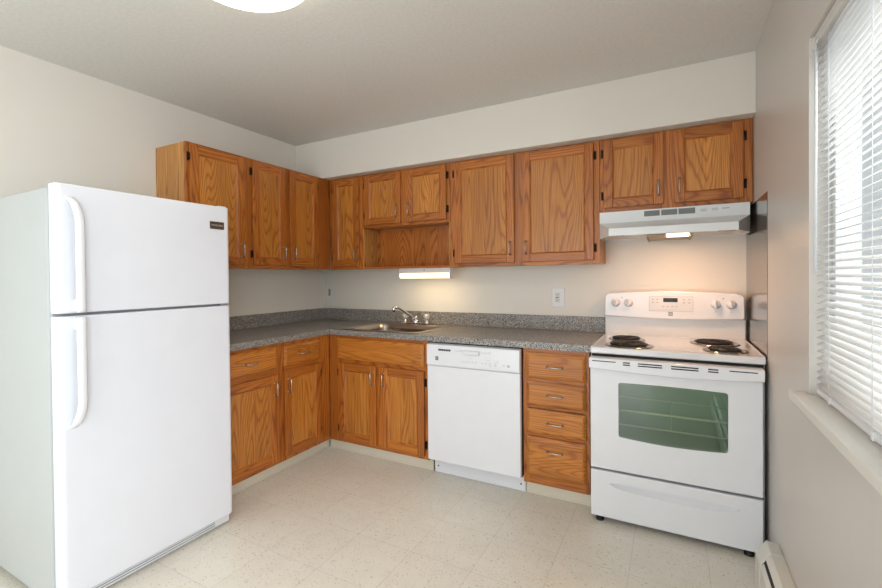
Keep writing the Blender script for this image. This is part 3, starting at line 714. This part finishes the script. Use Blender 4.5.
b = MB(); b.prism([(cxm + (p[0] - cxm) * 0.999, czm + (p[1] - czm) * 0.999) for p in inner], 'y', YF + 0.002, YF + 0.006); o = finish(b, 'oven_window', oven_glass, od); o['label'] = 'greenish glass oven window'
# handle strip with vents; lower edge bows
b = MB(); hp = []; hz1, hz0 = 0.866, 0.806
hp = [(fx0 - 0.002, hz1), (fx1 + 0.002, hz1), (fx1 + 0.002, hz0 + 0.012)]
for i in range(0, 15): u = i / 14; hp.append((fx1 + 0.002 - (fx1 - fx0 + 0.004) * u, hz0 + 0.006 - 0.014 * math.sin(PI * u)))
hp += [(fx0 - 0.002, hz0 + 0.012)]
b.prism(hp, 'y', YF - 0.0005, YF - 0.034, 0.006); hd = finish(b, 'oven_handle', white_a, od)
b = MB(); yv = YF - 0.0338
def slot(x0, x1, z, h=0.0062): b.box(x0, x1, yv + 0.004, yv - 0.0008, z - h / 2, z + h / 2, 0.0008)
slot(2.482, 2.596, 0.8515, 0.005); slot(3.075, 3.180, 0.8515, 0.005)
for a, c_ in ((2.629, 2.662), (2.697, 2.804), (2.842, 2.955), (2.992, 3.033)):
    for z in (0.852, 0.841): slot(a, c_, z)
finish(b, 'vent_slot', dark_gap, hd)
# storage drawer with a long scooped finger pull
top_, bot_ = [], []
NP = 24
for i in range(NP + 1):
    u = i / NP; x = 2.560 + 0.560 * u
    top_.append((x, 0.212 + 0.012 * math.sin(PI * u) ** 0.35)); bot_.append((x, 0.206 - 0.026 * math.sin(PI * u) ** 0.45))
b = MB(); hole = top_[::-1] + bot_[1:-1]
hole = holed_front(b, hole, fx0, fx1, 0.030, 0.272, 2.84, 0.205, YF, -0.650, 0.0015)
dr = finish(b, 'storage_drawer', white_a, t)
b = MB(); V, Q = [], []
for (x, zt2), (_, zb2) in zip(top_, bot_):
    dd_ = min(1.0, (zt2 - zb2) / 0.036) * 0.030
    V += [(x, YF + 0.0012, zt2), (x, YF + dd_ * 0.9 + 0.0012, zt2 - (zt2 - zb2) * 0.08), (x, YF + dd_ + 0.0012, zt2 - (zt2 - zb2) * 0.3), (x, YF + dd_ * 0.75 + 0.0012, zt2 - (zt2 - zb2) * 0.62), (x, YF + 0.0012, zb2)]
for i in range(NP):
    for k in range(4): Q.append((5 * i + k, 5 * i + k + 1, 5 * i + 6 + k, 5 * i + 5 + k))
b.faces(V, Q, smooth=True); o = finish(b, 'finger_pull', white_a, dr)
for x, y in ((RX0 + 0.045, -0.655), (RX1 - 0.065, -0.655), (RX0 + 0.06, -0.08), (RX1 - 0.06, -0.08)):
    b = MB(); b.lathe([(0.0, 0.0), (0.020, 0.0), (0.020, 0.012), (0.010, 0.014), (0.010, 0.033)], (x, y, 0.001), 'z', 16); finish(b, 'foot', black_m, t)

# ---------------------------------------------------------------- range hood
t = thing('range_hood', 'white range hood with grey vents under the short wall cabinet', 'hood', (2.835, -0.2, 1.50))
hx0, hx1 = 2.4625, 3.208; lx0, lx1 = 2.534, 3.140; YH, YL = -0.272, -0.450; zt_, zs, zl, zb = 1.672, 1.606, 1.556, 1.514
b = MB()
V = [(hx0, -0.003, zb), (hx0, -0.003, zt_), (hx0, YH, zt_), (hx0, YH, zs), (hx0, YH, zb), (lx0, YL, zl), (lx0, YL, zb)]
V += [(hx1 - (v_[0] - hx0) if v_[0] == hx0 else lx1, v_[1], v_[2]) for v_ in V]
b.faces(V, [(0, 1, 2, 3, 4), (3, 5, 6, 4), (7, 8, 9, 10, 11), (10, 12, 13, 11), (1, 2, 9, 8), (2, 3, 10, 9), (3, 5, 12, 10), (5, 6, 13, 12), (0, 1, 8, 7)])
o = finish(b, 'shell', plain('hood_enamel', (236, 238, 240), 0.25, 0, 0.2), t)
b = MB(); zi = zb + 0.012
b.quad([(hx0 + 0.003, -0.005, zi), (hx1 - 0.003, -0.005, zi), (hx1 - 0.003, YH, zi), (hx0 + 0.003, YH, zi)]); b.quad([(hx0 + 0.003, YH, zi), (hx1 - 0.003, YH, zi), (lx1 - 0.003, YL + 0.003, zi), (lx0 + 0.003, YL + 0.003, zi)])
finish(b, 'underside_panel', offwhite, t)
for i, xx in enumerate((2.706, 2.794, 2.880)):
    b = MB(); 
    for k in range(7): b.box(xx, xx + 0.080, YH - 0.0004, YH - 0.0022, 1.6335 + k * 0.0043, 1.6335 + k * 0.0043 + 0.0030)
    b.box(xx, xx + 0.080, YH + 0.001, YH - 0.0008, 1.632, 1.664, mi=1)
    finish(b, 'vent_grille', [vent_m, plain('vent_back', (165, 167, 165), 0.5)], t)
b = MB()
for x in (3.000, 3.052): b.box(x - 0.014, x + 0.014, YH - 0.0003, YH - 0.006, 1.640, 1.654, 0.003)
finish(b, 'switch', plain('switch_white', (216, 218, 220), 0.3), t)
b = MB(); b.box(3.085, 3.118, YH + 0.001, YH - 0.001, 1.647, 1.651); finish(b, 'nameplate', grey_p, t)
b = MB(); b.box(2.820, 2.928, -0.440, -0.335, 1.500, 1.513, 0.003); ln = finish(b, 'lamp_lens', hoodlens_m, t); ln['label'] = 'lit white lamp lens'
b = MB(); b.box(2.728, 2.818, -0.44, -0.12, 1.500, 1.511, 0.001); b.box(2.932, 2.945, -0.44, -0.12, 1.496, 1.511, 0.001); b.box(2.722, 2.730, -0.44, -0.12, 1.492, 1.511, 0.001); b.box(2.818, 2.932, -0.33, -0.12, 1.500, 1.511, 0.001)
finish(b, 'filter_bar', plain('filter_metal', (150, 125, 95), 0.4, 0.6), t)
b = MB(); b.box(2.545, 2.612, YL + 0.012, YL + 0.035, 1.5135, 1.5225, 0.001); b.box(3.055, 3.130, YL + 0.012, YL + 0.035, 1.5135, 1.5225, 0.001); finish(b, 'warning_sticker', plain('red_brown_sticker', (150, 70, 50), 0.5), t)
la = bpy.data.lights.new('hood_lamp', 'AREA'); la.shape = 'RECTANGLE'; la.size = 0.10; la.size_y = 0.10; la.energy = 2.4; la.color = (1.0, 0.55, 0.30)
lo_ = bpy.data.objects.new('hood_lamp', la); COL.objects.link(lo_); lo_.parent = ln; lo_.location = Vector((2.875, -0.39, 1.4985)) - ORG[ln.name]

# ---------------------------------------------------------------- under-cabinet light
t = thing('under_cabinet_light', 'lit under-cabinet strip light mounted below the niche above the sink', 'light', (1.207, -0.2, 1.28))
ux0, ux1 = 0.988, 1.418
b = MB(); b.prism([(-0.165, 1.3625), (-0.215, 1.3625), (-0.222, 1.324), (-0.165, 1.305)], 'x', ux0, ux1, 0.002); hs = finish(b, 'housing', plain('fixture_white', (226, 222, 222), 0.4), t)
b = MB(); b.prism([(-0.168, 1.304), (-0.222, 1.3235), (-0.226, 1.300), (-0.215, 1.286), (-0.17, 1.284)], 'x', ux0 + 0.006, ux1 - 0.006, 0.003); ln = finish(b, 'diffuser', tube_m, t); ln['label'] = 'glowing warm diffuser'
b = MB(); b.lathe([(0.004, 0), (0.004, 0.003), (0, 0.004)], (1.205, -0.219, 1.345), 'y', 10); finish(b, 'switch_button', hinge_m, hs)
b = MB(); b.prism([(-0.163, 1.3625), (-0.217, 1.3625), (-0.228, 1.30), (-0.218, 1.283), (-0.163, 1.282)], 'x', ux1 + 0.0005, ux1 + 0.006, 0.001); b.prism([(-0.163, 1.3625), (-0.217, 1.3625), (-0.228, 1.30), (-0.218, 1.283), (-0.163, 1.282)], 'x', ux0 - 0.006, ux0 - 0.0005, 0.001); finish(b, 'end_cap', white_p, t)
la = bpy.data.lights.new('strip_lamp', 'AREA'); la.shape = 'RECTANGLE'; la.size = 0.40; la.size_y = 0.04; la.energy = 0.8; la.color = (1.0, 0.74, 0.42)
lo_ = bpy.data.objects.new('strip_lamp', la); COL.objects.link(lo_); lo_.parent = ln; lo_.location = Vector((1.205, -0.195, 1.281)) - ORG[ln.name]

# ---------------------------------------------------------------- outlets
def outlet(label, x0, x1, z0, z1, double):
    t = thing('wall_outlet', label, 'outlet', ((x0 + x1) / 2, -0.001, z0))
    b = MB(); b.box(x0, x1, -0.001, -0.007, z0, z1, 0.003); finish(b, 'cover_plate', white_p, t)
    if double:
        xc = x0 + (x1 - x0) * 0.42; zc = (z0 + z1) / 2
        b = MB(); b.box(xc - 0.017, xc + 0.017, -0.0072, -0.009, zc - 0.034, zc + 0.034, 0.001); f = finish(b, 'receptacle', plain('receptacle_white', (222, 220, 216), 0.4), t)
        b = MB()
        for s_ in (-1, 1):
            z = zc + s_ * 0.019
            b.box(xc - 0.008, xc - 0.0055, -0.009, -0.0096, z - 0.002, z + 0.007); b.box(xc + 0.0055, xc + 0.008, -0.009, -0.0096, z - 0.002, z + 0.007); b.box(xc - 0.002, xc + 0.002, -0.009, -0.0096, z - 0.010, z - 0.006)
        b.box(xc - 0.009, xc + 0.009, -0.009, -0.0098, zc - 0.0025, zc + 0.0025)
        finish(b, 'slot', dark_gap, f)
    else:
        xc = (x0 + x1) / 2; zc = (z0 + z1) / 2
        b = MB(); b.box(xc - 0.012, xc + 0.012, -0.0072, -0.0095, zc - 0.032, zc + 0.032, 0.001); f = finish(b, 'receptacle', ivory, t)
        b = MB(); 
        for s_ in (-1, 1): b.box(xc - 0.005, xc + 0.005, -0.0095, -0.0101, zc + s_ * 0.017 - 0.004, zc + s_ * 0.017 + 0.004)
        finish(b, 'slot', dark_gap, f)
outlet('white wall outlet plate on the back wall, left of the range', 2.112, 2.196, 1.076, 1.208, True)
outlet('small white wall plate with tan switch by the back corner', 0.045, 0.122, 1.092, 1.232, False)

# ---------------------------------------------------------------- steel panel beside the range
b = MB(); b.box(W - 0.0030, W - 0.0008, -0.645, -0.002, 0.90, HB - 0.010); o = finish(b, 'steel_wall_panel', steel); tag(o, 'shiny steel splash panel on the right wall beside the range', 'wall panel')

# ---------------------------------------------------------------- refrigerator
fy0, fy1 = -2.350, -1.596
t = thing('refrigerator', 'tall white top-freezer refrigerator at the left', 'refrigerator', (0.42, (fy0 + fy1) / 2, 0))
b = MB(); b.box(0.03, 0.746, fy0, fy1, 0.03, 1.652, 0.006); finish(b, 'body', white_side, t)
b = MB(); b.box(0.7465, 0.759, fy0 + 0.010, fy1 - 0.010, 0.09, 1.645); finish(b, 'gasket', lightgrey, t)
def fdoor(z0, z1, name):
    b = MB(); pr_ = []; rr = 0.022
    pts = [(0.760, fy0 + 0.001), (0.760, fy1 - 0.001)]
    # plan profile, rounded vertical edges
    for k in range(7): a = R(90 - 90 * k / 6); pts.append((0.815 - rr + rr * math.cos(a), fy1 - 0.001 - rr + rr * math.sin(a)))
    for k in range(7): a = R(0 - 90 * k / 6); pts.append((0.815 - rr + rr * math.cos(a), fy0 + 0.001 + rr + rr * math.sin(a)))
    b.prism(pts, 'z', z0, z1, 0.005)
    return finish(b, name, white_f, t)
ZS = 1.160
fz = fdoor(ZS + 0.005, 1.664, 'freezer_door'); fd = fdoor(0.062, ZS - 0.006, 'refrigerator_door')
def fhandle2(par, zj, ze):
    """bar handle: stands off the door at the joint end zj and curves back onto the door at ze"""
    b = MB(); y = fy0 + 0.066; N = 22; V, Q = [], []
    s_ = 1 if ze > zj else -1; L_ = abs(ze - zj)
    for i in range(N + 1):
        u = i / N
        d_ = L_ * (1 - u)                                  # distance from the far end
        k = min(1.0, d_ / 0.11); out = 0.040 * math.sqrt(max(0, 1 - (1 - k) ** 2))
        yy = y - 0.020 * (1 - k) ** 2
        z = zj + s_ * L_ * u
        xi = 0.815 + max(-0.001, out - 0.020); xo = 0.815 + out + 0.004
        for (px_, py_) in ((xi, -0.012), (xo - 0.006, -0.016), (xo, -0.008), (xo, 0.008), (xo - 0.006, 0.016), (xi, 0.012)): V.append((max(px_, 0.8142), yy + py_, z))
    for i in range(N):
        for k in range(6): Q.append((6 * i + k, 6 * i + (k + 1) % 6, 6 * i + 6 + (k + 1) % 6, 6 * i + 6 + k))
    Q += [tuple(range(6)), tuple(6 * N + k for k in range(6))]
    b.faces(V, Q, smooth=True)
    for (z0_, z1_) in ((zj + s_ * 0.004, zj + s_ * 0.05),): b.box(0.8142, 0.838, y - 0.010, y + 0.010, z0_, z1_, 0.003)
    return finish(b, 'handle', white_a, par)
fhandle2(fz, ZS + 0.008, 1.615); fhandle2(fd, ZS - 0.010, 0.720)
b = MB(); b.box(0.8152, 0.8180, -1.713, -1.634, 1.546, 1.584, 0.0008); bd = finish(b, 'badge', badge_m, fz); bd['label'] = 'dark rectangular maker badge'
Mt = Matrix.Translation((0.8182, -1.6735, 1.565)) @ Matrix(((0, 0, 1, 0), (1, 0, 0, 0), (0, 1, 0, 0), (0, 0, 0, 1)))
text_mesh('FRIGIDAIRE', 0.0125, plain('badge_letters', (214, 206, 196), 0.3, 0.5), 'lettering', bd, Mt)
b = MB(); b.box(0.775, 0.802, fy1 - 0.055, fy1 - 0.012, ZS - 0.0055, ZS + 0.0045, 0.001); finish(b, 'hinge', grey_p, t)
b = MB(); b.box(0.70, 0.79, fy1 - 0.05, fy1 - 0.005, 1.6645, 1.672, 0.003); finish(b, 'hinge_cover', white_p, t)
b = MB(); b.box(0.748, 0.782, fy0 + 0.005, fy1 - 0.005, 0.012, 0.058, 0.003)
for z in (0.022, 0.033, 0.044): b.box(0.782, 0.784, fy0 + 0.02, fy1 - 0.09, z, z + 0.004, mi=1)
finish(b, 'base_grille', [white_p, grey_p], t)
for x, y in ((0.70, fy0 + 0.06), (0.70, fy1 - 0.06), (0.08, fy0 + 0.06), (0.08, fy1 - 0.06)):
    b = MB(); b.lathe([(0, 0), (0.018, 0), (0.018, 0.029), (0, 0.029)], (x, y, 0.001), 'z', 14); finish(b, 'foot', grey_p, t)

# ---------------------------------------------------------------- ceiling light
t = thing('ceiling_light', 'round lit white dome light on the ceiling', 'light', (1.537, -2.04, H - 0.09))
LC = (1.508, -2.050)
b = MB(); b.lathe([(0, 0), (0.19, 0), (0.20, -0.018), (0.18, -0.022)], (LC[0], LC[1], H - 0.0005), 'z', 48); finish(b, 'base_ring', white_p, t)
b = MB(); prof = [(0.242 * math.cos(R(a)), -0.028 - 0.070 * math.sin(R(a))) for a in range(0, 91, 9)]; prof[-1] = (0, -0.098)
b.lathe([(0.170, -0.023), (0.242, -0.023)] + prof, (LC[0], LC[1], H), 'z', 64); o = finish(b, 'glass_dome', dome_m, t)

# ---------------------------------------------------------------- window blind
t = thing('window_blind', 'white horizontal mini blind hanging in the window on the right', 'blind', (W + 0.02, (WY0 + WY1) / 2, 0.92))
xb = W + 0.026; ya, yb_ = WY0 + 0.012, WY1 - 0.014
b = MB(); b.box(xb - 0.016, xb + 0.014, ya, yb_, 1.992, 2.026, 0.002); b.box(xb - 0.018, xb + 0.016, yb_, yb_ + 0.014, 1.985, 2.028, 0.002); finish(b, 'headrail', plain('headrail_white', (214, 212, 208), 0.4), t)
b = MB(); tilt = R(24); hwid = 0.0125; nsl = 50; zt0, zt1 = 0.950, 1.980
V, Q = [], []
for i in range(nsl):
    z = zt0 + (zt1 - zt0) * i / (nsl - 1); base_i = len(V)
    for (s_, cam_) in ((-1, 0), (-0.4, 0.0016), (0.4, 0.0016), (1, 0)):
        x = xb + s_ * hwid * math.cos(tilt); zz = z + s_ * hwid * math.sin(tilt) + cam_
        V += [(x, ya, zz), (x, yb_, zz)]
    for k in range(3): Q.append((base_i + 2 * k, base_i + 2 * k + 1, base_i + 2 * k + 3, base_i + 2 * k + 2))
b.faces(V, Q, smooth=True); sl = finish(b, 'slats', slat_m, t)
md = sl.modifiers.new('thickness', 'SOLIDIFY'); md.thickness = 0.0006
b = MB(); b.box(xb - 0.012, xb + 0.012, ya, yb_, 0.918, 0.934, 0.005); br = finish(b, 'bottom_rail', white_p, t)
cords = (-1.475, -1.79, -2.10, -2.42)
b = MB()
for y in cords:
    b.tube([(xb - 0.0128, y, 0.93), (xb - 0.0128, y, 1.995)], 0.0009, 6); b.tube([(xb + 0.0128, y, 0.93), (xb + 0.0128, y, 1.995)], 0.0009, 6)
finish(b, 'ladder_cord', white_p, t)
b = MB()
for y in cords: b.box(xb - 0.0145, xb + 0.0145, y - 0.008, y + 0.008, 0.9155, 0.9365, 0.003)
finish(b, 'cord_clip', white_p, br)
b = MB(); b.tube([(xb - 0.022, -1.390, 1.985), (xb - 0.024, -1.392, 1.290)], 0.0042, 8); b.tube([(xb - 0.016, -1.390, 2.000), (xb - 0.022, -1.390, 1.985)], 0.002, 6); finish(b, 'tilt_wand', plain('clear_wand', (226, 228, 232), 0.2), t)

# ---------------------------------------------------------------- baseboard heater
t = thing('baseboard_heater', 'cream metal baseboard heater low on the right wall in front of the range', 'heater', (W - 0.04, -1.8, 0))
hy0, hy1 = -3.0, -0.880
prof = [(W - 0.001, 0.010), (W - 0.001, 0.192), (W - 0.044, 0.196), (W - 0.078, 0.140), (W - 0.080, 0.115), (W - 0.080, 0.012)]
b = MB(); b.prism([(W - 0.001, 0.012), (W - 0.001, 0.190), (W - 0.006, 0.190), (W - 0.006, 0.012)], 'y', hy0, hy1 - 0.10); b.prism([(W - 0.006, 0.184), (W - 0.006, 0.191), (W - 0.043, 0.194), (W - 0.060, 0.168), (W - 0.057, 0.166), (W - 0.041, 0.188)], 'y', hy0, hy1 - 0.10, 0.0008)
finish(b, 'back_panel', offwhite, t)
b = MB(); b.prism([(W - 0.066, 0.152), (W - 0.077, 0.136), (W - 0.079, 0.115), (W - 0.079, 0.045), (W - 0.076, 0.045), (W - 0.076, 0.114), (W - 0.074, 0.134), (W - 0.063, 0.150)], 'y', hy0, hy1 - 0.106, 0.0006); finish(b, 'front_cover', offwhite, t)
b = MB(); b.prism(prof, 'y', hy1 - 0.10, hy1, 0.004); finish(b, 'end_cap', offwhite, t)
b = MB(); b.prism([(W - 0.0065, 0.05), (W - 0.0065, 0.175), (W - 0.052, 0.175), (W - 0.072, 0.14), (W - 0.072, 0.05)], 'y', hy0 + 0.01, hy1 - 0.101); finish(b, 'heating_fins', dark_gap, t)
b = MB()
for y in (hy0 + 0.3, -1.9, -1.25): b.box(W - 0.07, W - 0.002, y - 0.01, y + 0.01, 0.001, 0.049)
finish(b, 'bracket', offwhite, t)
b = MB(); b.box(0.001, 0.012, YB, -2.41, 0.001, 0.09, 0.002); o = struct(b, 'baseboard_left', kick_m)
